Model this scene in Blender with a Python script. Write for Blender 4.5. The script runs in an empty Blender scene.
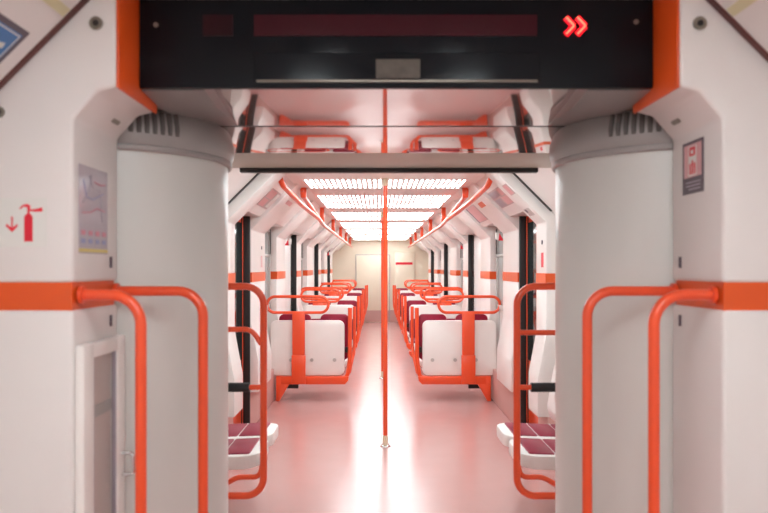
import bpy, bmesh, math
from mathutils import Vector, Matrix

scene = bpy.context.scene
COL = scene.collection
PI = math.pi

# ------------------------------------------------------------------ materials
MATS = {}


def mat(name, rgb, rough=0.5, metal=0.0, spec=0.5, coat=0.0, emit=None, estr=0.0, noise=0.0,
        nscale=6.0, bump=0.0, bscale=200.0, trans=0.0, alpha=1.0, rvar=0.0, stretch=None):
    m = bpy.data.materials.new(name)
    m.use_nodes = True
    nt = m.node_tree
    b = nt.nodes["Principled BSDF"]
    b.inputs["Base Color"].default_value = (*rgb, 1)
    b.inputs["Roughness"].default_value = rough
    b.inputs["Metallic"].default_value = metal
    b.inputs["Specular IOR Level"].default_value = spec
    b.inputs["Coat Weight"].default_value = coat
    b.inputs["Coat Roughness"].default_value = 0.12
    b.inputs["Transmission Weight"].default_value = trans
    b.inputs["Alpha"].default_value = alpha
    if emit:
        b.inputs["Emission Color"].default_value = (*emit, 1)
        b.inputs["Emission Strength"].default_value = estr
    tc = nt.nodes.new("ShaderNodeTexCoord")
    src = tc.outputs["Object"]
    if stretch:
        mp = nt.nodes.new("ShaderNodeMapping")
        mp.inputs["Scale"].default_value = stretch
        nt.links.new(src, mp.inputs["Vector"])
        src = mp.outputs["Vector"]
    if noise > 0 or rvar > 0:
        n = nt.nodes.new("ShaderNodeTexNoise")
        n.inputs["Scale"].default_value = nscale
        n.inputs["Detail"].default_value = 4
        nt.links.new(src, n.inputs["Vector"])
        if noise > 0:
            r = nt.nodes.new("ShaderNodeValToRGB")
            r.color_ramp.elements[0].position = 0.3
            r.color_ramp.elements[1].position = 0.7
            r.color_ramp.elements[0].color = (*[c * (1 - noise) for c in rgb], 1)
            r.color_ramp.elements[1].color = (*[min(1, c * (1 + noise)) for c in rgb], 1)
            nt.links.new(n.outputs["Fac"], r.inputs["Fac"])
            nt.links.new(r.outputs["Color"], b.inputs["Base Color"])
        if rvar > 0:
            mr = nt.nodes.new("ShaderNodeMapRange")
            mr.inputs["To Min"].default_value = max(0, rough - rvar)
            mr.inputs["To Max"].default_value = rough + rvar
            nt.links.new(n.outputs["Fac"], mr.inputs["Value"])
            nt.links.new(mr.outputs["Result"], b.inputs["Roughness"])
    if bump > 0:
        n2 = nt.nodes.new("ShaderNodeTexNoise")
        n2.inputs["Scale"].default_value = bscale
        bp = nt.nodes.new("ShaderNodeBump")
        bp.inputs["Strength"].default_value = bump
        bp.inputs["Distance"].default_value = 0.002
        nt.links.new(src, n2.inputs["Vector"])
        nt.links.new(n2.outputs["Fac"], bp.inputs["Height"])
        nt.links.new(bp.outputs["Normal"], b.inputs["Normal"])
    MATS[name] = m
    return m


WHITE = mat("white_laminate", (0.76, 0.725, 0.70), 0.34, noise=0.015, nscale=3, spec=0.45)
PORTALW = mat("portal_white", (0.73, 0.70, 0.68), 0.38, noise=0.02, nscale=3)
SHELL = mat("white_moulding", (0.80, 0.77, 0.74), 0.3, noise=0.02, nscale=5)
CEILW = mat("ceiling_white", (0.80, 0.76, 0.73), 0.3, noise=0.01)
DRUMW = mat("drum_grey_white", (0.66, 0.665, 0.635), 0.31, noise=0.03, nscale=4, stretch=(1, 1, 0.3))
COLLAR = mat("collar_grey", (0.33, 0.315, 0.305), 0.35, spec=0.5, noise=0.04)
PLEAT = mat("pleat_grey", (0.10, 0.09, 0.085), 0.6)
ORANGE = mat("orange_paint", (0.82, 0.080, 0.018), 0.28, coat=0.3)
BAND = mat("orange_band", (0.70, 0.088, 0.010), 0.35, noise=0.02)
MAROON = mat("maroon_pad", (0.25, 0.010, 0.035), 0.42, spec=0.25, noise=0.05, nscale=20)
TRIMRED = mat("dark_red_trim", (0.10, 0.022, 0.018), 0.45)
FLOOR = mat("salmon_floor", (0.53, 0.295, 0.275), 0.25, spec=0.8, coat=0.15, noise=0.015, nscale=5, rvar=0.02)
SKIRT = mat("salmon_skirting", (0.56, 0.32, 0.29), 0.3, spec=0.6, noise=0.03)
CREAM = mat("cream_panel", (0.80, 0.70, 0.56), 0.42, noise=0.015)
BEIGE = mat("beige_beam", (0.46, 0.41, 0.34), 0.4, noise=0.02)
GLOSS = mat("mirror_ceiling", (0.62, 0.585, 0.57), 0.05, metal=0.9, noise=0.01)
BLACK = mat("black_rubber", (0.012, 0.011, 0.011), 0.5)
BLACKG = mat("black_gloss", (0.006, 0.008, 0.011), 0.16, spec=0.18, noise=0.1)
SCREEN = mat("unlit_red_matrix", (0.05, 0.006, 0.012), 0.3, spec=0.2)
LEDRED = mat("led_red", (0.6, 0.0, 0.02), 0.4, emit=(1, 0.004, 0.014), estr=1.2)
LEDHOT = mat("led_core", (0.8, 0.1, 0.05), 0.4, emit=(1, 0.20, 0.10), estr=1.5)
LEDDOT = mat("led_dark", (0.022, 0.004, 0.007), 0.3, spec=0.2)
PLATE = mat("beige_plate", (0.10, 0.085, 0.07), 0.45, spec=0.3, noise=0.15, nscale=40)
CHROME = mat("chrome", (0.72, 0.72, 0.72), 0.18, metal=1.0)
STEEL = mat("screw_steel", (0.30, 0.28, 0.24), 0.35, metal=0.9)
CREAMC = mat("cream_collar", (0.78, 0.66, 0.48), 0.4)
GLASSD = mat("dark_glass", (0.012, 0.017, 0.017), 0.06, spec=0.6)
GREYG = mat("grey_glass", (0.34, 0.345, 0.335), 0.1, spec=0.5)
ALU = mat("grey_aluminium", (0.50, 0.49, 0.47), 0.35, metal=0.3)
LAMP = mat("lamp_tube", (1, 1, 1), 0.4, emit=(0.86, 0.98, 1.0), estr=8.6)
LAMPN = mat("front_lamp_tube", (1, 1, 1), 0.4, emit=(0.88, 0.975, 1.0), estr=14.0)
STICKW = mat("sticker_white", (0.70, 0.70, 0.665), 0.4)
STICKR = mat("sticker_red", (0.70, 0.012, 0.035), 0.4)
STICKB = mat("sticker_blue", (0.045, 0.18, 0.44), 0.4)
STICKD = mat("sticker_dark", (0.10, 0.08, 0.10), 0.4)
STICKP = mat("sticker_pink", (0.66, 0.36, 0.37), 0.35)
LILAC = mat("map_paper", (0.52, 0.47, 0.52), 0.12, spec=0.6, noise=0.03, nscale=30)
INKB = mat("ink_blue", (0.22, 0.24, 0.42), 0.4)
INKG = mat("ink_grey", (0.36, 0.33, 0.38), 0.4)
INKR = mat("ink_red", (0.52, 0.17, 0.22), 0.4)
INKY = mat("ink_yellow", (0.68, 0.56, 0.18), 0.4)
ADGREY = mat("advert_grey", (0.42, 0.33, 0.33), 0.3)
CABIN = mat("cabinet_inside", (0.80, 0.66, 0.61), 0.5, noise=0.05)
CLEAR = mat("clear_pane", (0.9, 0.9, 0.9), 0.05, trans=0.9, alpha=0.25)
SOFFIT = mat("grey_soffit", (0.26, 0.25, 0.245), 0.3, noise=0.03)
PALEY = mat("pale_yellow", (0.62, 0.58, 0.36), 0.4)


# ------------------------------------------------------------------ mesh helpers
def B():
    return bmesh.new()


def _merge(bm, tmp):
    me = bpy.data.meshes.new("tmp")
    tmp.to_mesh(me)
    tmp.free()
    bm.from_mesh(me)
    bpy.data.meshes.remove(me)


def box(bm, x0, x1, y0, y1, z0, z1, bev=0.0, seg=2):
    t = bmesh.new()
    bmesh.ops.create_cube(t, size=1)
    x0, x1 = min(x0, x1), max(x0, x1)
    for v in t.verts:
        v.co = Vector(((x0 + x1) / 2 + v.co.x * (x1 - x0), (y0 + y1) / 2 + v.co.y * (y1 - y0),
                       (z0 + z1) / 2 + v.co.z * (z1 - z0)))
    if bev > 0:
        bmesh.ops.bevel(t, geom=t.edges[:], offset=bev, segments=seg, affect='EDGES', profile=0.5)
    _merge(bm, t)
    return bm


def prism(bm, pts, fn, a, b, bev=0.0, seg=2, tri=True):
    """extrude the polygon pts (u,v) from a to b; fn(u,v,w) -> xyz"""
    t = bmesh.new()
    lo = [t.verts.new(fn(u, v, a)) for u, v in pts]
    hi = [t.verts.new(fn(u, v, b)) for u, v in pts]
    n = len(pts)
    t.faces.new(lo)
    t.faces.new(hi)
    for i in range(n):
        t.faces.new((lo[i], lo[(i + 1) % n], hi[(i + 1) % n], hi[i]))
    bmesh.ops.recalc_face_normals(t, faces=t.faces[:])
    if bev > 0:
        bmesh.ops.bevel(t, geom=t.edges[:], offset=bev, segments=seg, affect='EDGES', profile=0.5, clamp_overlap=True)
    _merge(bm, t)
    return bm


def XZ(sx=1):
    return lambda u, v, w: (sx * u, w, v)


def rrect(u0, u1, v0, v1, r, n=6):
    pts = []
    for cx, cy, a0 in ((u1 - r, v1 - r, 0), (u0 + r, v1 - r, 90), (u0 + r, v0 + r, 180), (u1 - r, v0 + r, 270)):
        for i in range(n + 1):
            a = math.radians(a0 + 90 * i / n)
            pts.append((cx + r * math.cos(a), cy + r * math.sin(a)))
    return pts


def fillet(pts, r, n=8, closed=False):
    pts = [Vector(p) for p in pts]
    out = []
    N = len(pts)
    for i, p in enumerate(pts):
        if not closed and i in (0, N - 1):
            out.append(p)
            continue
        a, c = pts[i - 1], pts[(i + 1) % N]
        d1, d2 = (a - p), (c - p)
        l1, l2 = d1.length, d2.length
        d1.normalize()
        d2.normalize()
        ang = d1.angle(d2)
        if ang > PI - 0.01:
            out.append(p)
            continue
        rr = r[i] if isinstance(r, (list, tuple)) else r
        k = min(rr / math.tan(ang / 2), l1 * 0.499, l2 * 0.499)
        rr = k * math.tan(ang / 2)
        bis = (d1 + d2).normalized()
        cen = p + bis * (rr / math.sin(ang / 2))
        s, e = p + d1 * k - cen, p + d2 * k - cen
        tot = s.angle(e)
        ax = s.cross(e)
        if ax.length < 1e-9:
            out.append(p)
            continue
        ax.normalize()
        for j in range(n + 1):
            out.append(cen + Matrix.Rotation(tot * j / n, 3, ax) @ s)
    return out


def tube(bm, pts, r, n=12, closed=False):
    pts = [Vector(p) for p in pts]
    N = len(pts)
    rings = []
    nrm = None
    for i, p in enumerate(pts):
        if closed:
            tg = (pts[(i + 1) % N] - pts[i - 1])
        else:
            tg = pts[min(i + 1, N - 1)] - pts[max(i - 1, 0)]
        tg.normalize()
        if nrm is None:
            up = Vector((0, 0, 1)) if abs(tg.z) < 0.9 else Vector((1, 0, 0))
            nrm = tg.cross(up).normalized()
        else:
            nrm = (nrm - tg * nrm.dot(tg)).normalized()
        bn = tg.cross(nrm)
        rings.append([bm.verts.new(p + (nrm * math.cos(2 * PI * k / n) + bn * math.sin(2 * PI * k / n)) * r) for k in range(n)])
    fs = []
    for i in range(N if closed else N - 1):
        a, b = rings[i], rings[(i + 1) % N]
        for k in range(n):
            fs.append(bm.faces.new((a[k], a[(k + 1) % n], b[(k + 1) % n], b[k])))
    if not closed:
        fs.append(bm.faces.new(rings[0]))
        fs.append(bm.faces.new(rings[-1]))
    bmesh.ops.recalc_face_normals(bm, faces=fs)
    return bm


def lathe(bm, prof, cx, cy, n=64, a0=0.0, a1=2 * PI):
    full = abs(a1 - a0 - 2 * PI) < 1e-6
    cnt = n if full else n + 1
    rings = []
    for r, z in prof:
        rings.append([bm.verts.new((cx + r * math.cos(a0 + (a1 - a0) * k / n), cy + r * math.sin(a0 + (a1 - a0) * k / n), z)) for k in range(cnt)])
    fs = []
    for i in range(len(prof) - 1):
        for k in range(n if full else n):
            k2 = (k + 1) % cnt if full else k + 1
            fs.append(bm.faces.new((rings[i][k], rings[i][k2], rings[i + 1][k2], rings[i + 1][k])))
    bmesh.ops.recalc_face_normals(bm, faces=fs)
    return bm


def disc(bm, c, axis, r, t, n=20):
    c = Vector(c)
    axis = Vector(axis).normalized()
    tube(bm, [c, c + axis * t], r, n)
    return bm


def link(name, bm, m, parent=None, smooth=35):
    me = bpy.data.meshes.new(name)
    bm.to_mesh(me)
    bm.free()
    me.materials.append(m)
    if smooth:
        for p in me.polygons:
            p.use_smooth = True
        me.set_sharp_from_angle(angle=math.radians(smooth))
    o = bpy.data.objects.new(name, me)
    COL.objects.link(o)
    if parent is not None:
        o.parent = parent
    return o


def thing(name, label, cat, loc=(0, 0, 0), group=None):
    o = bpy.data.objects.new(name, None)
    COL.objects.link(o)
    o.empty_display_size = 0.1
    o.location = loc
    o["label"] = label
    o["category"] = cat
    if group:
        o["group"] = group
    return o


def tag(o, label, cat, group=None):
    o["label"] = label
    o["category"] = cat
    if group:
        o["group"] = group
    return o


def struct(name, bm=None, m=None, parent=None, smooth=35):
    if bm is None:
        o = bpy.data.objects.new(name, None)
        COL.objects.link(o)
    else:
        o = link(name, bm, m, parent, smooth)
    if parent is None:
        o["kind"] = "structure"
    return o


def dup(root, loc, label):
    r = root.copy()
    COL.objects.link(r)
    r.location = loc
    r["label"] = label
    for ch in list(root.children):
        c = ch.copy()
        COL.objects.link(c)
        c.parent = r
        for g in list(ch.children):
            d = g.copy()
            COL.objects.link(d)
            d.parent = c
    return r


SIDE = {-1: "left", 1: "right"}
EYE = 1.388
CAMX = -0.057
F = 700.0

END = 17.8      # back wall of the far car
ZC = 2.10       # saloon ceiling
P0 = 2.006      # front plane of the near portal
P1 = 2.353

# ------------------------------------------------------------------ floor, ceiling, shell
struct("floor", box(B(), -1.62, 1.62, -3.2, END + 0.1, -0.06, 0.0), FLOOR, smooth=0)
struct("ceiling", box(B(), -1.35, 1.35, 3.68, END + 0.1, ZC, ZC + 0.05), CEILW, smooth=0)
struct("ceiling_front", box(B(), -1.35, 1.35, -3.2, P1, 2.22, 2.27), CEILW, smooth=0)
for sx in (-1, 1):
    struct("wall_" + SIDE[sx], box(B(), sx * 1.23, sx * 1.33, 3.45, END + 0.1, 0.0, 2.25), WHITE, smooth=0)
    struct("wall_near_" + SIDE[sx], box(B(), sx * 1.23, sx * 1.33, -3.2, P1 - 0.1, 0.0, 2.25), WHITE, smooth=0)
    struct("wall_outer_" + SIDE[sx], box(B(), sx * 1.56, sx * 1.62, P1 - 0.1, 3.55, 0.0, 2.25), WHITE, smooth=0)
struct("wall_rear", box(B(), -1.35, 1.35, -3.3, -3.2, 0.0, 2.25), WHITE, smooth=0)

# back wall of the far car
wb = struct("wall_back")
link("upper_panel", box(B(), -1.25, 1.25, END, END + 0.08, 0.306, ZC), CREAM, wb, 0)
link("header", box(B(), -0.95, 0.95, END - 0.012, END, 1.80, ZC), CREAM, wb, 0)
link("skirting", box(B(), -1.25, 1.25, END - 0.01, END + 0.08, 0.0, 0.306), SKIRT, wb, 0)
dr = struct("door_5")
dr.location = (-0.19, END - 0.012, 0)
link("door_leaf", box(B(), -0.42, 0.42, -0.03, 0.012, 0.0, 1.70, 0.006), CREAM, dr)
link("kick_panel", box(B(), -0.42, 0.42, -0.036, -0.03, 0.01, 0.30), SKIRT, dr)
link("closer", box(B(), 0.29, 0.36, -0.06, -0.03, 1.79, 1.85), STEEL, dr)
fr = B()
for x0, x1, z0, z1 in ((-0.435, -0.42, 0, 1.715), (0.42, 0.435, 0, 1.715), (-0.435, 0.435, 1.70, 1.715)):
    box(fr, x0, x1, -0.02, 0.012, z0, z1)
link("door_seal", fr, INKG, dr)
cab = thing("equipment_cupboard", "cream equipment cupboard with a red line sign on the end wall", "cupboard", (0.62, END - 0.012, 0))
link("cupboard_door", box(B(), -0.25, 0.25, -0.035, 0.0, 0.32, 1.78, 0.006), CREAM, cab)
link("sign_strip", box(B(), -0.23, 0.20, -0.04, -0.035, 1.46, 1.52), STICKR, cab)

# haunch panels (slanting panel between wall and ceiling), both sides of the saloon
n_trim = 1
for sx in (-1, 1):
    bm = prism(B(), [(1.058, 1.82), (0.774, 2.10), (1.25, 2.10), (1.25, 1.82)], XZ(sx), 5.2, END, 0)
    struct("trim_%d" % n_trim, bm, WHITE, smooth=20)
    n_trim += 1
    # vestibule cove
    bm = prism(B(), [(1.24, 1.71), (0.85, 2.10), (1.25, 2.10)], XZ(sx), 3.70, 4.95, 0)
    struct("trim_%d" % n_trim, bm, WHITE, smooth=20)
    n_trim += 1
    # dark joint of the vestibule cove
    bm = prism(B(), [(1.16, 1.782), (0.88, 2.062), (0.89, 2.072), (1.17, 1.792)], XZ(sx), 4.90, 4.938, 0)
    struct("trim_%d" % n_trim, bm, BLACK, smooth=20)
    n_trim += 1
    # skirting
    bb = struct("baseboard_" + SIDE[sx])
    link("skirting", box(B(), sx * 1.14, sx * 1.25, 5.93, END, 0.0, 0.333, 0.01), SKIRT, bb)
    link("skirting", box(B(), sx * 1.14, sx * 1.25, 4.945, 5.245, 0.0, 0.333, 0.01), SKIRT, bb)
    # near car cove and the dark red trim where it meets the portal
    bm = prism(B(), [(1.25, 1.79), (0.82, 2.22), (1.30, 2.22)], XZ(sx), -3.2, P0 - 0.02, 0)
    struct("trim_%d" % n_trim, bm, PORTALW, smooth=20)
    n_trim += 1
    bm = prism(B(), [(0.925, 2.116), (0.945, 2.096), (0.941, 2.092), (0.921, 2.112)], XZ(sx), -3.0, P0 - 0.04, 0)
    struct("trim_%d" % n_trim, bm, PALEY, smooth=20)
    n_trim += 1
    bm = prism(B(), [(1.25, 1.783), (0.80, 2.233), (0.812, 2.245), (1.262, 1.795)], XZ(sx), P0 - 0.028, P0 - 0.001, 0.004)
    struct("trim_%d" % n_trim, bm, TRIMRED, smooth=20)
    n_trim += 1

# pillars with their slanting ribs
PIL = [(4.94, 5.25), (5.93, 6.65), (7.42, 8.10), (9.25, 9.78), (10.6, 11.5), (12.65, 13.2), (14.0, 14.8), (15.75, 16.5)]
PROF = [(1.25, 0.33), (1.07, 0.33), (1.07, 0.60), (1.13, 0.92), (1.13, 1.266)]
PROF2 = [(1.13, 1.344), (1.13, 1.709), (0.733, 2.10), (1.25, 2.10), (1.25, 1.344)]
for k, (a, b) in enumerate(PIL):
    for sx in (-1, 1):
        t = struct("pillar_%s_%d" % (SIDE[sx], k + 1))
        link("rib", prism(B(), PROF2, XZ(sx), a, b, 0.008), WHITE, t)
        link("casing", prism(B(), PROF + [(1.25, 1.266)], XZ(sx), a, b, 0.008), WHITE, t)
        link("band", box(B(), sx * 1.126, sx * 1.25, a + 0.002, b - 0.002, 1.264, 1.346), BAND, t)
        if k == 1:
            link("door_seal", box(B(), sx * 1.138, sx * 1.23, a - 0.03, a + 0.001, 0.01, 1.82, 0.004), BLACK, t)
            link("door_edge", box(B(), sx * 1.19, sx * 1.225, a - 0.075, a - 0.04, 0.02, 1.82, 0.008), ORANGE, t)
        elif k % 2 == 1:
            link("gap_seal", box(B(), sx * 1.133, sx * 1.195, a - 0.02, a + 0.001, 0.34, 1.82, 0.004), BLACK, t)
        if k == 0:
            link("door_reveal", box(B(), sx * 1.134, sx * 1.23, b - 0.001, b + 0.02, 0.34, 1.78, 0.004), ORANGE, t)

# doors and windows between the pillars
nd = nw = 1
edges = [(PIL[i][1], PIL[i + 1][0]) for i in range(len(PIL) - 1)]
for i, (a, b) in enumerate(edges):
    for sx in (-1, 1):
        if i % 2 == 0:
            if nd == 5:
                nd = 6
            t = struct("door_%d" % nd)
            nd += 1
            t.location = (sx * 1.20, (a + b) / 2, 0)
            h = (b - a) / 2 - 0.025
            link("door_leaf", box(B(), 0, sx * 0.03, -h, h, 0.02, 1.81, 0.006), ORANGE if i == 0 else WHITE, t)
            if i == 0:
                link("glass", box(B(), -sx * 0.004, sx * 0.0, -h + 0.04, h - 0.05, 0.62, 1.76), GLASSD, t)
            link("meeting_seal", box(B(), -sx * 0.008, -sx * 0.001, h - 0.06, h - 0.03, 0.03, 1.80), BLACK, t)
        else:
            t = struct("window_%d" % nw)
            nw += 1
            t.location = (sx * 1.215, (a + b) / 2, 0)
            h = (b - a) / 2
            fb = B()
            for y0, y1, z0, z1 in ((-h, -h + 0.04, 0.95, 1.8), (h - 0.04, h, 0.95, 1.8), (-h, h, 0.95, 1.0), (-h, h, 1.76, 1.8), (-h, h, 1.50, 1.525)):
                box(fb, -sx * 0.02, sx * 0.02, y0, y1, z0, z1, 0.004)
            link("window_frame", fb, ALU, t)
            link("pane", box(B(), 0, sx * 0.008, -h + 0.03, h - 0.03, 0.98, 1.78), GREYG, t)
            link("gasket", box(B(), -sx * 0.024, -sx * 0.02, h - 0.045, h - 0.005, 1.53, 1.79), BLACK, t)

# ------------------------------------------------------------------ ceiling lights of the saloon
LINES = [4.18 + 2.06 * k for k in range(7)]
ORD = ["nearest", "second", "third", "fourth", "fifth", "sixth", "farthest"]
proto = None
for k, y in enumerate(LINES):
    lab = "white louvred ceiling light with two rows of glowing slits, %s along the aisle" % ORD[k]
    ln = min(2.05, END - 0.02 - y)
    t = thing("ceiling_light", lab, "ceiling light", (0, y, ZC), "louvred ceiling lights over the aisle")
    link("tray", box(B(), -0.67, 0.67, 0.02 if k else -0.46, ln - 0.012, -0.02, 0.0, 0.006), CEILW, t)
    for y0, y1 in ((-0.42, -0.06), (0.10, 0.88), (1.36, 1.90)) if k == 0 else ((0.50, 0.95),) if k == 6 else ((0.50, 1.20), (1.33, 1.86)):  # nearest light: leading row is unseen, added to brighten the drums and folding seats
        y1 = min(y1, ln - 0.05)
        if y1 - y0 < 0.1:
            continue
        bm = B()
        for j in range(31):
            x = -0.63 + 0.042 * j
            prism(bm, [(x - 0.0095, y0), (x + 0.0095, y0), (x + 0.0095, y1), (x - 0.0095, y1)], lambda u, v, w: (u, v, w), -0.0206, -0.019)
        link("slit_row", bm, LAMP, t, 0)
    bm = B()
    box(bm, -0.70, 0.70, 0.0, 0.012, -0.012, 0.0)
    link("joint_strip", bm, ALU, t)

# ------------------------------------------------------------------ overhead rails
for sx in (-1, 1):
    t = thing("overhead_rail", "orange overhead grab rail running under the ceiling on the %s" % SIDE[sx], "grab rail", (sx * 0.71, 6.24, 1.90), "overhead grab rails")
    main = fillet([(0.02 * sx, 0, 0.19), (0.02 * sx, 0, 0.13), (-0.03 * sx, 1.2, 0.0), (0, 2.2, -0.005), (0, 11.3, 0)], [0, 0.06, 1.5, 0.5, 0], 8)
    link("rail_tube", tube(B(), main, 0.021), ORANGE, t)
    br = fillet([(0.09 * sx, -0.93, 0.165), (0.075 * sx, -0.86, 0.115), (0.03 * sx, -0.1, 0.05), (-0.03 * sx, 1.2, 0.0)], [0, 0.1, 1.0, 0], 8)
    link("branch_tube", tube(B(), br, 0.022), ORANGE, t)
    for k in range(1, 7):
        y = LINES[k] - 6.24
        z0 = 0.11 if k == 1 else 0.0
        link("bracket", box(B(), -0.026 + 0.01 * sx, 0.026 + 0.01 * sx, y - 0.012, y + 0.012, z0, 0.20, 0.006), ORANGE, t)

# ------------------------------------------------------------------ centre poles
for y, lab in ((5.44, "orange floor-to-ceiling pole nearest the gangway in the aisle"), (8.79, "orange floor-to-ceiling pole farther down the aisle behind the first")):
    t = thing("grab_pole", lab, "pole", (0, y, 0), "poles in the aisle")
    link("pole_tube", tube(B(), [(0, 0, 0.05), (0, 0, 2.04)], 0.0175, 20), ORANGE, t)
    link("base_flange", lathe(B(), [(0.0, 0.012), (0.03, 0.012), (0.040, 0.006), (0.042, 0.0)], 0, 0, 24), CHROME, t)
    link("lower_collar", tube(B(), [(0, 0, 0.01), (0, 0, 0.085)], 0.020, 20), CREAMC, t)
    link("upper_collar", tube(B(), [(0, 0, 2.02), (0, 0, 2.08)], 0.021, 20), CREAMC, t)

# ------------------------------------------------------------------ transverse benches
def bench(sx, away, label, loc):
    f = 1 if away else -1
    XM = 1.18 if away else 1.055
    HM = 1.125 if away else 1.02
    SM = 1.055
    t = thing("seat_bench", label, "bench seat", loc, "two-seat benches along the saloon")

    def bx(bm, x0, x1, y0, y1, z0, z1, bev=0.0):
        return box(bm, sx * x0, sx * x1, min(f * y0, f * y1), max(f * y0, f * y1), z0, z1, bev)

    fn = lambda u, v, w: (sx * u, f * (w + 0.05 * (v - 0.26)), v)
    sh = link("back_shell", prism(B(), rrect(0.408, XM, 0.262, 0.833 if away else 0.875, 0.06), fn, 0.0, 0.055, 0.012), SHELL, t)
    bm_x = (0.51, 0.747, 0.963)
    for x in bm_x:
        link("bolt_cap", disc(B(), (sx * x, f * 0.003, 0.425), (0, -f, 0), 0.019, 0.008), ALU, sh)
    for u0, u1 in ((0.366, 0.665), (0.765, 1.10 if away else 1.05)):
        link("backrest_pad", prism(B(), rrect(u0, u1, 0.42, 0.895 if away else 0.70, 0.05), fn, 0.056, 0.115, 0.015), MAROON, t)
    link("seat_shell", bx(B(), 0.385, SM, 0.05, 0.50, 0.34, 0.41, 0.03), SHELL, t)
    for u0, u1 in ((0.40, 0.71), (0.74, 1.045)):
        link("seat_pad", bx(B(), u0, u1, 0.11, 0.48, 0.405, 0.445, 0.018), MAROON, t)
    link("beam", prism(B(), [(0.40, 0.175), (SM + 0.01, 0.175), (SM + 0.01, 0.258), (0.36, 0.258), (0.365, 0.215)], XZ(sx), f * -0.03, f * 0.07, 0.005), ORANGE, t)
    wbk = link("wall_bracket", prism(B(), [(0.98, 0.176), (1.08, 0.001), (1.115, 0.001), (1.115, 0.258), (1.05, 0.258)], XZ(sx), f * -0.029, f * 0.07, 0.004), ORANGE, t)
    link("bracket_foot", bx(B(), 0.90, 1.09, 0.10, 0.16, 0.11, 0.174, 0.004), BLACK, wbk)
    st = link("stem", bx(B(), 0.815, 0.945, -0.045, -0.02, 0.48, 0.93, 0.006), ORANGE, t)
    link("stem_sleeve", bx(B(), 0.808, 0.952, -0.049, -0.012, 0.18, 0.48, 0.006), ORANGE, st)
    R = 0.083
    pts = []
    for i in range(13):
        a = PI / 2 + PI * i / 12
        pts.append((sx * (0.655 + R * math.cos(a)), -f * 0.03, 1.003 + R * math.sin(a)))
    for i in range(13):
        a = -PI / 2 + PI * i / 12
        pts.append((sx * (HM + R * math.cos(a)), -f * 0.03, 1.003 + R * math.sin(a)))
    link("handle", tube(B(), pts, 0.0155, 10, True), ORANGE, t)
    if away:
        ap = fillet([(sx * 0.42, f * 0.02, 0.205), (sx * 0.375, f * 0.02, 0.27), (sx * 0.352, f * 0.03, 0.42), (sx * 0.350, f * 0.05, 0.965)], [0, 0.06, 0.25, 0], 6)
        arm = link("armrest_post", tube(B(), ap, 0.022, 12), ORANGE, t)
        ap = fillet([(sx * 0.42, f * 0.05, 0.215), (sx * 0.36, f * 0.12, 0.28), (sx * 0.313, f * 0.29, 0.50), (sx * 0.313, f * 0.30, 0.965)], [0, 0.06, 0.25, 0], 6)
        link("armrest_post", tube(B(), ap, 0.0175, 12), ORANGE, t)
        link("clamp", box(B(), sx * 0.36, sx * 0.40, 0.03, 0.075, 0.50, 0.555, 0.006), BLACK, arm)
    return t


AWAY = [7.29, 10.38, 13.5, 16.6]
TOW = [9.5, 12.6, 15.7]
WORD = ["nearest", "second", "third", "last"]
for sx in (-1, 1):
    p = None
    for i, y in enumerate(AWAY):
        lab = "white two-seat bench seen from behind, %s of those in the %s row" % (WORD[i], SIDE[sx])
        p = bench(sx, True, lab, (0, y, 0)) if p is None else (dup(p, (0, y, 0), lab))
    p = None
    for i, y in enumerate(TOW):
        lab = "white two-seat bench facing the gangway, %s of those in the %s row" % (WORD[i], SIDE[sx])
        p = bench(sx, False, lab, (0, y, 0)) if p is None else (dup(p, (0, y, 0), lab))

# ------------------------------------------------------------------ folding wall seats in the vestibule
for sx in (-1, 1):
    for i, y in enumerate((3.50, 3.885)):
        w = 0.375
        lab = "white folding wall seat with maroon pads, %s one on the %s" % (("nearer", "farther")[i], SIDE[sx])
        t = thing("folding_seat", lab, "folding seat", (sx * 1.05, y, 0), "folding seats in the vestibule")
        top = [(u, v) for u, v in rrect(-0.40, 0.12, 0.0, w, 0.10, 8)]
        sp = link("seat_shell", prism(B(), top, lambda u, v, q: (sx * u, v, q + 0.05 * max(0, (-u - 0.1))), 0.365, 0.435, 0.018), SHELL, t)
        for j, (u0, u1) in enumerate(((-0.345, -0.212), (-0.206, -0.075), (-0.069, 0.06))):
            link("seat_pad", prism(B(), rrect(u0, u1, 0.03, w - 0.028, 0.012, 3), lambda u, v, q: (sx * u, v, q + 0.05 * max(0, (-u - 0.1))), 0.430, 0.442, 0.004), MAROON, t)
        bp = [(0.179, 0.45), (-0.06, 0.47), (-0.085, 0.54), (-0.05, 0.75), (0.0, 0.93), (0.06, 1.01), (0.13, 1.03), (0.179, 1.03)]
        link("backrest", prism(B(), bp, lambda u, v, q: (sx * u, q, v), 0.005, w - 0.005, 0.015), SHELL, t)
        link("hinge_bracket", prism(B(), [(0.179, 0.25), (0.05, 0.34), (-0.12, 0.365), (0.179, 0.365)], lambda u, v, q: (sx * u, q, v), 0.12, 0.26, 0.004), BLACK, t)

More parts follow.
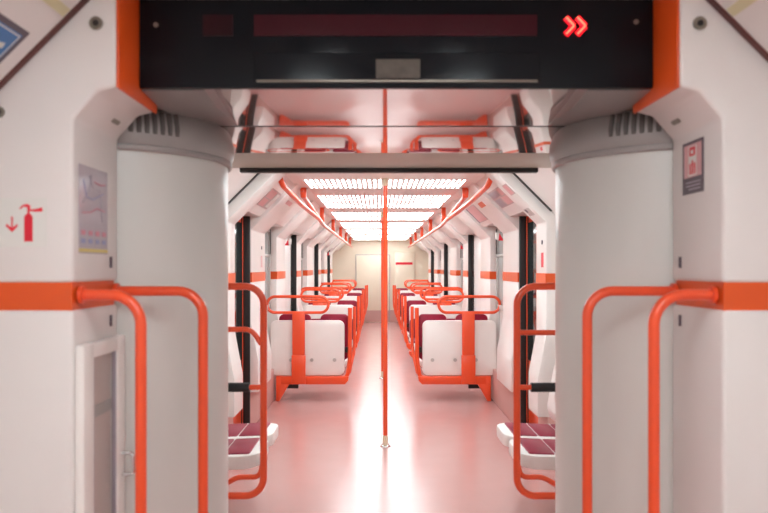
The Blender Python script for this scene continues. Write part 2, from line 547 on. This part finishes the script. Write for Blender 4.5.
# ------------------------------------------------------------------ vestibule grab rails behind the drums
for sx in (-1, 1):
    t = thing("partition_rail", "tall orange looped rail with black arm pad beside the %s folding seats" % SIDE[sx], "grab rail", (sx * 0.59, 3.26, 0), "looped rails in the vestibule")
    o = 0.62 * sx
    lp = fillet([(o, 0, 1.30), (0, 0, 1.30), (0, 0, 0.325), (o, 0, 0.325)], [0, 0.085, 0.085, 0], 10)
    link("loop_tube", tube(B(), lp, 0.0165, 16), ORANGE, t)
    mr = fillet([(o, 0, 1.10), (0.055 * sx, 0, 1.10), (0.01 * sx, 0, 1.03)], [0, 0.06, 0], 8) if sx < 0 else [(o, 0, 1.085), (0.01, 0, 1.085)]
    link("middle_tube", tube(B(), mr, 0.0125, 12), ORANGE, t)
    at = link("arm_tube", tube(B(), [(0.01 * sx, 0, 0.83), (0.30 * sx, 0, 0.83)], 0.0125, 12), ORANGE, t)
    link("arm_pad", tube(B(), [(0.065 * sx, 0, 0.83), (0.30 * sx, 0, 0.83)], 0.022, 16), BLACK, at)
    ls = fillet([(0.005 * sx, 0, 0.47), (0.02 * sx, 0.01, 0.41), (0.13 * sx, 0.04, 0.40), (0.24 * sx, 0.02, 0.34), (o, 0.02, 0.34)], [0, 0.05, 0.08, 0.08, 0], 6)
    link("lower_strut", tube(B(), ls, 0.0125, 12), ORANGE, t)
    link("wall_flange", tube(B(), [(o, 0, 1.30), (o + 0.012 * sx, 0, 1.30)], 0.035, 16), ORANGE, t)

# ------------------------------------------------------------------ gangway
CX, CY = 1.10, 2.80
for sx in (-1, 1):
    t = thing("gangway_drum", "grey-white gangway drum %s" % ("below the map poster side of the opening" if sx < 0 else "on the side of the framed warning sign"), "gangway drum", (sx * CX, CY, 0), "gangway drums")
    link("drum_body", lathe(B(), [(0.434, 0.0), (0.434, 1.81)], 0, 0, 96), DRUMW, t)
    link("collar", lathe(B(), [(0.434, 1.793), (0.444, 1.790), (0.450, 1.797), (0.451, 1.808), (0.447, 1.814), (0.455, 1.83), (0.460, 1.855), (0.458, 1.885), (0.448, 1.915), (0.44, 1.935), (0.42, 1.945)], 0, 0, 96), COLLAR, t)
    bm = B()
    # pleats of the bellows on the side towards the near portal
    for j in range(14):
        a = math.radians(-90 + (2 + 3.4 * j)) if sx < 0 else math.radians(-90 - (2 + 3.4 * j))
        c = Vector((0.455 * math.cos(a), 0.455 * math.sin(a), 0))
        tube(bm, [c + Vector((0, 0, 1.852)), c * 1.01 + Vector((0, 0, 1.875)), c * 0.98 + Vector((0, 0, 1.93))], 0.009, 8)
    link("bellows_pleats", bm, PLEAT, t)
    # seam strips down the drum
    bm = B()
    for da in (14, 19):
        a = math.radians(-90 + da) if sx < 0 else math.radians(-90 - da)
        c = Vector((0.434 * math.cos(a), 0.434 * math.sin(a), 0))
        tube(bm, [c + Vector((0, 0, 0.0)), c + Vector((0, 0, 1.79))], 0.005, 8)
    link("seam_strip", bm, DRUMW, t)
    struct("wall_gangway_" + SIDE[sx], box(B(), sx * 0.86, sx * 1.25, 3.365, 3.45, 0.0, 2.1), WHITE, smooth=0)

gp = struct("ceiling_gangway")


def strip(name, pts, x, m, par, th=0.02):
    up = [(u, v + th) for u, v in reversed(pts)]
    return link(name, prism(B(), pts + up, lambda u, v, w: (w, u, v), -x, x), m, par)


N = 12
fp = []
for i in range(N + 1):
    q = i / N
    fp.append((2.20 + 0.515 * q, 1.938 + 0.058 * (1 - q) - 0.006 * math.sin(PI * q)))
strip("front_panel", fp, 0.60, GLOSS, gp)
for sx in (-1, 1):
    sp = [(2.195, 1.942), (2.37, 1.928), (2.72, 1.938), (2.72, 2.02), (2.195, 2.02)]
    link("side_panel", prism(B(), sp, lambda u, v, w: (sx * w, u, v), 0.60, 0.797), SOFFIT, gp)
strip("joint", [(2.712, 1.9385), (2.734, 1.9365)], 0.80, BLACK, gp)
rp = []
for i in range(N + 1):
    q = i / N
    rp.append((2.732 + 0.448 * q, 1.937 - 0.026 * (1 - (1 - q) ** 2) - 0.003 * q))
strip("rear_panel", rp, 0.80, GLOSS, gp)
link("beige_soffit", box(B(), -0.86, 0.86, 3.178, 3.66, 1.908, 1.96, 0.003), BEIGE, gp)
link("upper_cover", box(B(), -1.62, 1.62, P1 - 0.1, 3.70, 2.12, 2.16), BEIGE, gp, 0)
struct("beam_gangway", box(B(), -1.25, 1.25, 3.64, 3.69, 1.93, 2.12), BEIGE, smooth=0)
struct("trim_%d" % n_trim, box(B(), -0.78, 0.78, 3.655, 3.70, 1.886, 1.93, 0.003), BLACK)
n_trim += 1

# ------------------------------------------------------------------ near portal
for sx in (-1, 1):
    t = struct("wall_front_" + SIDE[sx])
    up = [(0.931, 1.344), (0.931, 1.816), (0.862, 1.894), (0.805, 1.908), (0.805, 2.24), (1.30, 2.24), (1.30, 1.344)]
    link("upper_panel", prism(B(), up, XZ(sx), P0, P1, 0.012, 3), PORTALW, t)
    link("lower_panel", box(B(), sx * 0.931, sx * 1.30, P0, P1, 0.0, 1.266, 0.012, 3), PORTALW, t)
    link("band", box(B(), sx * 0.937, sx * 1.30, P0 + 0.006, P1 - 0.02, 1.262, 1.348), BAND, t)
    link("edge_strip", prism(B(), [(0.799, 1.905), (0.807, 1.903), (0.807, 2.24), (0.799, 2.24)], XZ(sx), P0 - 0.002, P1, 0.003), BAND, t)
    # bolts and slots
    for x, z in ((0.864, 2.087),):
        o = link("bolt", disc(B(), (sx * x, P0, z), (0, -1, 0), 0.019, 0.006, 24), STEEL, t)
        link("socket", disc(B(), (sx * x, P0 - 0.006, z), (0, -1, 0), 0.009, 0.002, 12), BLACK, o)
    if sx < 0:
        o = link("bolt", disc(B(), (-1.142, P0, 1.833), (0, -1, 0), 0.016, 0.006, 24), STEEL, t)
        link("socket", disc(B(), (-1.142, P0 - 0.006, 1.833), (0, -1, 0), 0.008, 0.002, 12), BLACK, o)
    for y, z in ((2.285, 1.405), (2.285, 1.215)):
        link("latch_slot", box(B(), sx * 0.926, sx * 0.932, y - 0.006, y + 0.006, z - 0.018, z + 0.018), STICKD, t)
    link("latch_slot", prism(B(), rrect(-0.008, 0.008, -0.028, 0.028, 0.0075), lambda u, v, w: (sx * (0.897 + 0.66 * u - w * 0.75), 2.24 + v, 1.855 - 0.75 * u - w * 0.66), -0.002, 0.003), STEEL, t)

# destination display
t = thing("destination_display", "black destination display with a lit red double chevron above the opening", "display", (0, 2.17, 0))
SD = F / 2.17


def dxz(x, y):
    return ((x - 378) / SD + CAMX, EYE + (267.5 - y) / SD)


link("front_panel", box(B(), -0.798, 0.798, 0.0, 0.022, 1.944, 2.24, 0.006), BLACKG, t)
link("housing", box(B(), -0.79, 0.79, 0.02, 0.17, 2.03, 2.24, 0.006), BLACK, t)


def dpanel(name, x0, y0, x1, y1, m, par, dy=0.003, bev=0.0):
    a, c = dxz(x0, y1), dxz(x1, y0)
    return link(name, box(B(), a[0], c[0], -dy, 0.001, a[1], c[1], bev), m, par, 0)


dpanel("screen_strip", 254, 15, 537, 36, SCREEN, t)
dpanel("screen_window", 203, 15, 233, 36, LEDDOT, t)
h = dpanel("hatch", 254, 53, 540, 83, BLACKG, t, 0.006, 0.003)
a, c = dxz(376, 79), dxz(420, 60)
link("type_plate", box(B(), a[0], c[0], -0.009, -0.006, a[1], c[1]), PLATE, h)
a, c = dxz(257, 83), dxz(537, 80.5)
link("hatch_lip", box(B(), a[0], c[0], -0.012, -0.005, a[1], c[1], 0.002), STEEL, h)
for x, y in ((156, 25), (636, 22)):
    p = dxz(x, y)
    link("screw", disc(B(), (p[0], 0, p[1]), (0, -1, 0), 0.008, 0.003, 12), STEEL, t)
for ox in (0, 11.2):
    for name, m, r, q in (("chevron", LEDRED, 0.0095, 0.004), ("chevron_core", LEDHOT, 0.0022, 0.009)):
        a, b, c = (565.5 + ox, 18), (573.5 + ox, 26.5), (565.5 + ox, 35)
        pp = [dxz(*a), dxz(*b), dxz(*c)]
        pts = [(p[0], -q, p[1]) for p in pp]
        bm = B()
        tube(bm, [pts[0], pts[1]], r, 10)
        tube(bm, [pts[1], pts[2]], r, 10)
        for v in bm.verts:
            v.co.y = -q + (v.co.y + q) * 0.35
        link(name, bm, m, t)

# grab rails at the near portal
for sx in (-1, 1):
    for i, (y, X, z) in enumerate(((2.055, 0.753, 1.308), (2.325, 0.638, 1.310))):
        lab = "bent orange grab rail on the %s jamb, %s" % (SIDE[sx], ("outer one at the front edge", "inner one before the drum")[i])
        t = thing("grab_rail", lab, "grab rail", (sx * 0.931, y, 0), "grab rails at the portal")
        d = 0.931 - X
        if i == 0:
            pts = fillet([(0, 0.0, z), (-sx * d, 0, z), (-sx * d, 0, 0.30), (0, 0, 0.30)], [0, 0.105, 0.09, 0], 10)
        else:
            pts = fillet([(0, 0.0, z), (-sx * d, 0, z), (-sx * d, 0, 0.30), (0, 0, 0.30)], [0, 0.085, 0.085, 0], 10)
        link("rail_tube", tube(B(), pts, 0.0165, 18), ORANGE, t)
        for zz in (z, 0.30):
            link("flange", disc(B(), (0, 0, zz), (-sx, 0, 0), 0.026, 0.012, 20), ORANGE, t)

# ------------------------------------------------------------------ cabinet door on the left jamb
JX = -0.931
t = thing("extinguisher_cabinet", "narrow white cabinet door with glass pane and chrome handle on the left jamb", "cabinet", (JX, 2.18, 0))
fb = B()
y0, y1 = -0.165, 0.165
for a, b, c, d in ((y0, y0 + 0.075, 0.08, 1.163), (y1 - 0.072, y1, 0.08, 1.163), (y0 + 0.07, y1 - 0.07, 1.118, 1.163), (y0 + 0.07, y1 - 0.07, 0.08, 0.13)):
    box(fb, 0.001, 0.028, a, b, c, d, 0.005)
link("door_frame", fb, SHELL, t)
link("back_panel", box(B(), 0.001, 0.004, y0 + 0.06, y1 - 0.06, 0.10, 1.14), CABIN, t)
gl = link("glass_pane", box(B(), 0.018, 0.021, y0 + 0.07, y1 - 0.068, 0.12, 1.125), CLEAR, t)
bm = B()
for a in (y0 + 0.078, y1 - 0.076):
    box(bm, 0.012, 0.024, a - 0.005, a + 0.005, 0.13, 1.118)
link("pane_seal", bm, INKG, gl)
link("inner_bar", box(B(), 0.004, 0.012, y0 + 0.08, y1 - 0.08, 0.93, 0.965), ALU, t)
hp = fillet([(0.02, 0.135, 0.775), (0.065, 0.135, 0.775), (0.065, 0.135, 0.705), (0.02, 0.135, 0.705)], [0, 0.012, 0.012, 0], 5)
link("handle", tube(B(), hp, 0.006, 10), CHROME, t)

# ------------------------------------------------------------------ signs on the portal
# extinguisher sign on the left front panel
t = thing("extinguisher_sign", "white square sticker with red fire extinguisher and down arrow", "sign", (-1.142, P0 - 0.0005, 1.515))
SP = F / P0


def pxz(x, y):
    return ((x - 378) / SP + CAMX + 1.142, EYE + (267.5 - y) / SP - 1.515)


a, c = pxz(-3, 247), pxz(47, 198)
link("sticker", box(B(), a[0], c[0], -0.001, 0, a[1], c[1]), STICKW, t)


def flat(poly, m, name, par, q=0.0016):
    return link(name, prism(B(), [pxz(*p) for p in poly], lambda u, v, w: (u, w, v), -q, -0.001), m, par, 0)


ex = [(24.5, 241.5), (33, 241.5), (33, 217), (31.5, 214.5), (30, 213.5), (30, 209), (31, 207), (30, 205), (27, 204), (23, 205), (19.5, 208.5), (20.5, 209.5), (23.5, 207), (27, 207), (27.6, 209), (27.6, 213.5), (26, 214.5), (24.5, 217)]
flat(ex, STICKR, "extinguisher_mark", t)
flat([(30, 209.3), (35, 209.2), (42.5, 207.5), (43, 211.5), (35, 211.8), (30, 211.2)], STICKR, "lever_mark", t)
flat([(11.5, 216.5), (13.2, 216.5), (13.2, 227.5), (17.5, 223.8), (18.3, 226), (12.4, 232.2), (6, 226), (7, 223.8), (11.5, 227.5)], STICKR, "arrow_mark", t)

# map poster on the left jamb
t = thing("map_poster", "glossy lilac line map poster with yellow foot on the left jamb", "poster", (JX + 0.0005, 2.14, 1.43))


def jam(name, y0, y1, z0, z1, m, par, q):
    return link(name, box(B(), q - 0.0012, q, y0, y1, z0, z1), m, par, 0)


pa = jam("paper", -0.10, 0.115, 0.0, 0.262, LILAC, t, 0.002)
jam("foot_strip", -0.10, 0.115, 0.004, 0.015, INKY, t, 0.0028)
for r, m in ((0.03, INKB), (0.055, INKR)):
    for j in range(4):
        yy = -0.085 + 0.052 * j
        jam("icon", yy, yy + 0.03, r, r + 0.014, m, t, 0.0028)
jam("rule", -0.09, 0.105, 0.082, 0.086, INKG, t, 0.0028)
for pts, m in ((((-0.08, 0.12), (-0.02, 0.125), (0.03, 0.14), (0.09, 0.135)), INKR), (((-0.07, 0.22), (-0.05, 0.17), (0.0, 0.165), (0.08, 0.19)), INKB),
               (((-0.03, 0.235), (0.0, 0.20), (0.05, 0.20), (0.07, 0.10)), INKG), (((0.01, 0.22), (0.06, 0.215), (0.095, 0.22)), INKR),
               (((-0.075, 0.15), (-0.03, 0.19), (-0.01, 0.24)), INKG)):
    bm = tube(B(), [(0.0022, a, b) for a, b in pts], 0.0022, 6)
    link("route_line", bm, m, t)

# framed warning sign on the right jamb
t = thing("warning_sign", "dark framed upright warning sign with red pictogram on the right jamb", "sign", (-JX - 0.0005, 2.19, 1.62))


def jar(name, y0, y1, z0, z1, m, par, q):
    return link(name, box(B(), -q, -q + 0.0012, y0, y1, z0, z1), m, par, 0)


jar("frame", -0.07, 0.075, 0.0, 0.165, STICKD, t, 0.002)
jar("picture_field", -0.058, 0.062, 0.052, 0.155, STICKP, t, 0.0028)
jar("pale_field", -0.026, 0.03, 0.056, 0.150, STICKW, t, 0.0033)
jar("red_mark", -0.018, 0.022, 0.118, 0.146, STICKR, t, 0.0038)
jar("mark_cutout", -0.006, 0.010, 0.124, 0.136, STICKW, t, 0.0043)
for j in range(3):
    jar("figure_mark", -0.02 + 0.016 * j, -0.01 + 0.016 * j, 0.06, 0.095 + 0.008 * (j % 2), STICKR, t, 0.0038)
for j in range(3):
    jar("text_line", -0.05, 0.05 - 0.02 * (j == 2), 0.034 - 0.011 * j, 0.038 - 0.011 * j, INKG, t, 0.0028)

# blue sticker on the near cove (left)
t = thing("blue_sticker", "blue pictogram sticker with dark border on the slanting panel at upper left", "sticker")
DY = 1.917


def cove(u, v, w):
    # u along the slope downwards from the corner, v back towards the camera, w off the surface
    X0, Z0 = -(0.057 + 348 / 365.0) + 0.0, EYE + 234.5 / 365.0
    s2 = math.sqrt(0.5)
    return (X0 - u * s2 + w * s2, DY - v, Z0 - u * s2 - w * s2)


def cov(name, poly, m, w0, w1):
    return link(name, prism(B(), poly, cove, w0, w1), m, t, 0)


cov("border", [(0, 0), (0.19, 0), (0.19, 0.16), (0, 0.16)], STICKD, 0.0, 0.0015)
cov("blue_field", [(0.018, 0.018), (0.172, 0.018), (0.172, 0.142), (0.018, 0.142)], STICKB, 0.0015, 0.0022)
cov("white_line", [(0.022, 0.022), (0.168, 0.022), (0.168, 0.026), (0.022, 0.026)], STICKW, 0.0022, 0.0026)
cov("white_line", [(0.022, 0.022), (0.026, 0.022), (0.026, 0.138), (0.022, 0.138)], STICKW, 0.0022, 0.0026)
cov("pictogram", [(0.06, 0.05), (0.075, 0.045), (0.085, 0.06), (0.10, 0.05), (0.12, 0.07), (0.115, 0.11), (0.09, 0.12), (0.07, 0.10)], STICKW, 0.0022, 0.0028)

# ------------------------------------------------------------------ cards and stickers in the far car
def card(sx, y0, y1, X0, X1, cells, label, rib=False, m0=ADGREY, name="advert_card"):
    off = 2.822 if rib else 2.862
    t = thing(name, label, "poster" if name == "advert_card" else "sticker", (sx * X0, y0, off - 0.985 * X0))
    s = math.sqrt(1 + 0.985 ** 2)
    ln = (X1 - X0) * s
    ux, uz = 1 / s, -0.985 / s

    def fn(u, v, w):
        return (sx * (u * ux - w * 0.985 / s), v, u * uz - w * 1 / s)

    link("backing", prism(B(), [(0, 0), (ln, 0), (ln, y1 - y0), (0, y1 - y0)], fn, -0.0005, 0.002), m0, t, 0)
    for a, b, c, d, m in cells:
        link("printed_field", prism(B(), [(a * ln, c * (y1 - y0)), (b * ln, c * (y1 - y0)), (b * ln, d * (y1 - y0)), (a * ln, d * (y1 - y0))], fn, 0.002, 0.003), m, t, 0)
    return t


card(1, 5.34, 5.90, 0.865, 0.99, [(0.05, 0.45, 0.05, 0.3, STICKP), (0.5, 0.95, 0.03, 0.45, STICKP), (0.08, 0.4, 0.4, 0.95, INKG), (0.5, 0.95, 0.55, 0.95, INKG)], "grey and pink advert card over the first right-hand door".replace("right-hand", "right"))
card(1, 4.97, 5.12, 0.85, 0.92, [(0.05, 0.95, 0.05, 0.95, STICKP), (0.2, 0.8, 0.4, 0.5, STICKR)], "small pink notice on the nearest rib at the right", True)
card(-1, 5.42, 5.90, 0.87, 1.0, [(0.06, 0.5, 0.05, 0.6, STICKP), (0.55, 0.95, 0.05, 0.5, STICKP), (0.1, 0.9, 0.7, 0.95, STICKW)], "grey and pink advert card over the first left door")
card(1, 6.80, 7.40, 0.87, 1.02, [(0.05, 0.95, 0.1, 0.9, STICKP), (0.0, 1.0, 0.93, 1.0, STICKD)], "pink advert card with dark edge over the first right window")
card(1, 6.2, 6.45, 0.86, 0.90, [], "small orange label on the second right rib", True, BAND, "label_sticker")
card(-1, 6.2, 6.5, 0.85, 0.88, [], "small pink label on the second left rib", True, STICKP, "label_sticker")
card(1, 5.02, 5.18, 1.02, 1.07, [(0.1, 0.5, 0.6, 0.9, STICKD)], "small grey slotted plate low on the nearest right rib", True, ALU, "slot_plate")

for sx in (-1, 1):
    s = SIDE[sx]
    o = link("red_sticker", box(B(), sx * 1.1285, sx * 1.1305, 5.02 if sx > 0 else 6.42, 5.09 if sx > 0 else 6.49, 1.39, 1.495), STICKR if sx > 0 else STICKP)
    tag(o, ("upright red sticker on the nearest right pillar" if sx > 0 else "upright pink sticker on the second left pillar"), "sticker")
    o = link("round_button", disc(B(), (sx * 1.131, 5.055 if sx > 0 else 6.45, 1.57), (-sx, 0, 0), 0.016, 0.006), STICKD)
    tag(o, "small dark round button above the %s sticker on the %s pillar" % (("red", "right") if sx > 0 else ("pink", "left")), "button")
for sx, y, d in ((1, 6.70, "second right pillar"), (-1, 8.15, "third left pillar"), (1, 9.80, "fourth right pillar"), (-1, 14.8, "seventh left pillar")):
    t = thing("flag_sign", "small red and white flag sign at the knee of the %s" % d, "sign", (sx * 1.125, y, 1.68), "flag signs on the pillars")
    link("red_face", prism(B(), [(-0.03, 0.035), (-0.035, -0.035), (0.012, -0.035)], lambda u, v, w: (sx * u, w, v), -0.05, 0.0), STICKR, t, 0)
    link("white_face", prism(B(), [(-0.0305, 0.04), (-0.06, 0.04), (-0.06, -0.02), (-0.0355, -0.035)], lambda u, v, w: (sx * u, w, v), -0.05, 0.0), STICKW, t, 0)

# ------------------------------------------------------------------ lamps of the near car (behind and above the camera)
for i, y in enumerate((-2.2, -0.7, 0.8)):
    t = thing("ceiling_lamp", "long white ceiling lamp of the near car, %s" % ("at the rear", "over the camera", "before the portal")[i], "ceiling light", (0, y, 2.22), "lamps of the near car")
    link("lamp_tray", box(B(), -0.5, 0.5, -0.5, 0.5, -0.02, 0.0, 0.005), CEILW, t)
    for x in (-0.35, 0.35):
        link("tube_cover", box(B(), x - 0.07, x + 0.07, -0.45, 0.45, -0.045, -0.019, 0.01), LAMPN, t)

# ------------------------------------------------------------------ world, camera, view
w = bpy.data.worlds.new("World")
scene.world = w
w.use_nodes = True
w.node_tree.nodes["Background"].inputs[0].default_value = (0.02, 0.02, 0.02, 1)

cam = bpy.data.cameras.new("camera")
co = bpy.data.objects.new("camera", cam)
COL.objects.link(co)
co.location = (CAMX, 0, EYE)
co.rotation_euler = (PI / 2, 0, 0)
cam.sensor_width = 36
cam.lens = F / 768 * 36
cam.shift_x = 6 / 768
cam.shift_y = 11 / 768
cam.clip_start = 0.05
cam.dof.use_dof = True
cam.dof.focus_distance = 7.0
cam.dof.aperture_fstop = 2.8
scene.camera = co

vs = scene.view_settings
scene.display_settings.display_device = 'sRGB'
vs.view_transform = 'Standard'
vs.look = 'None'
vs.gamma = 1
vs.use_curve_mapping = False
vs.exposure = 0.75
cy = scene.cycles
cy.use_denoising = True
cy.max_bounces = 10
cy.diffuse_bounces = 6
cy.glossy_bounces = 6
cy.transmission_bounces = 6
cy.sample_clamp_indirect = 8
cy.caustics_reflective = False
cy.caustics_refractive = False
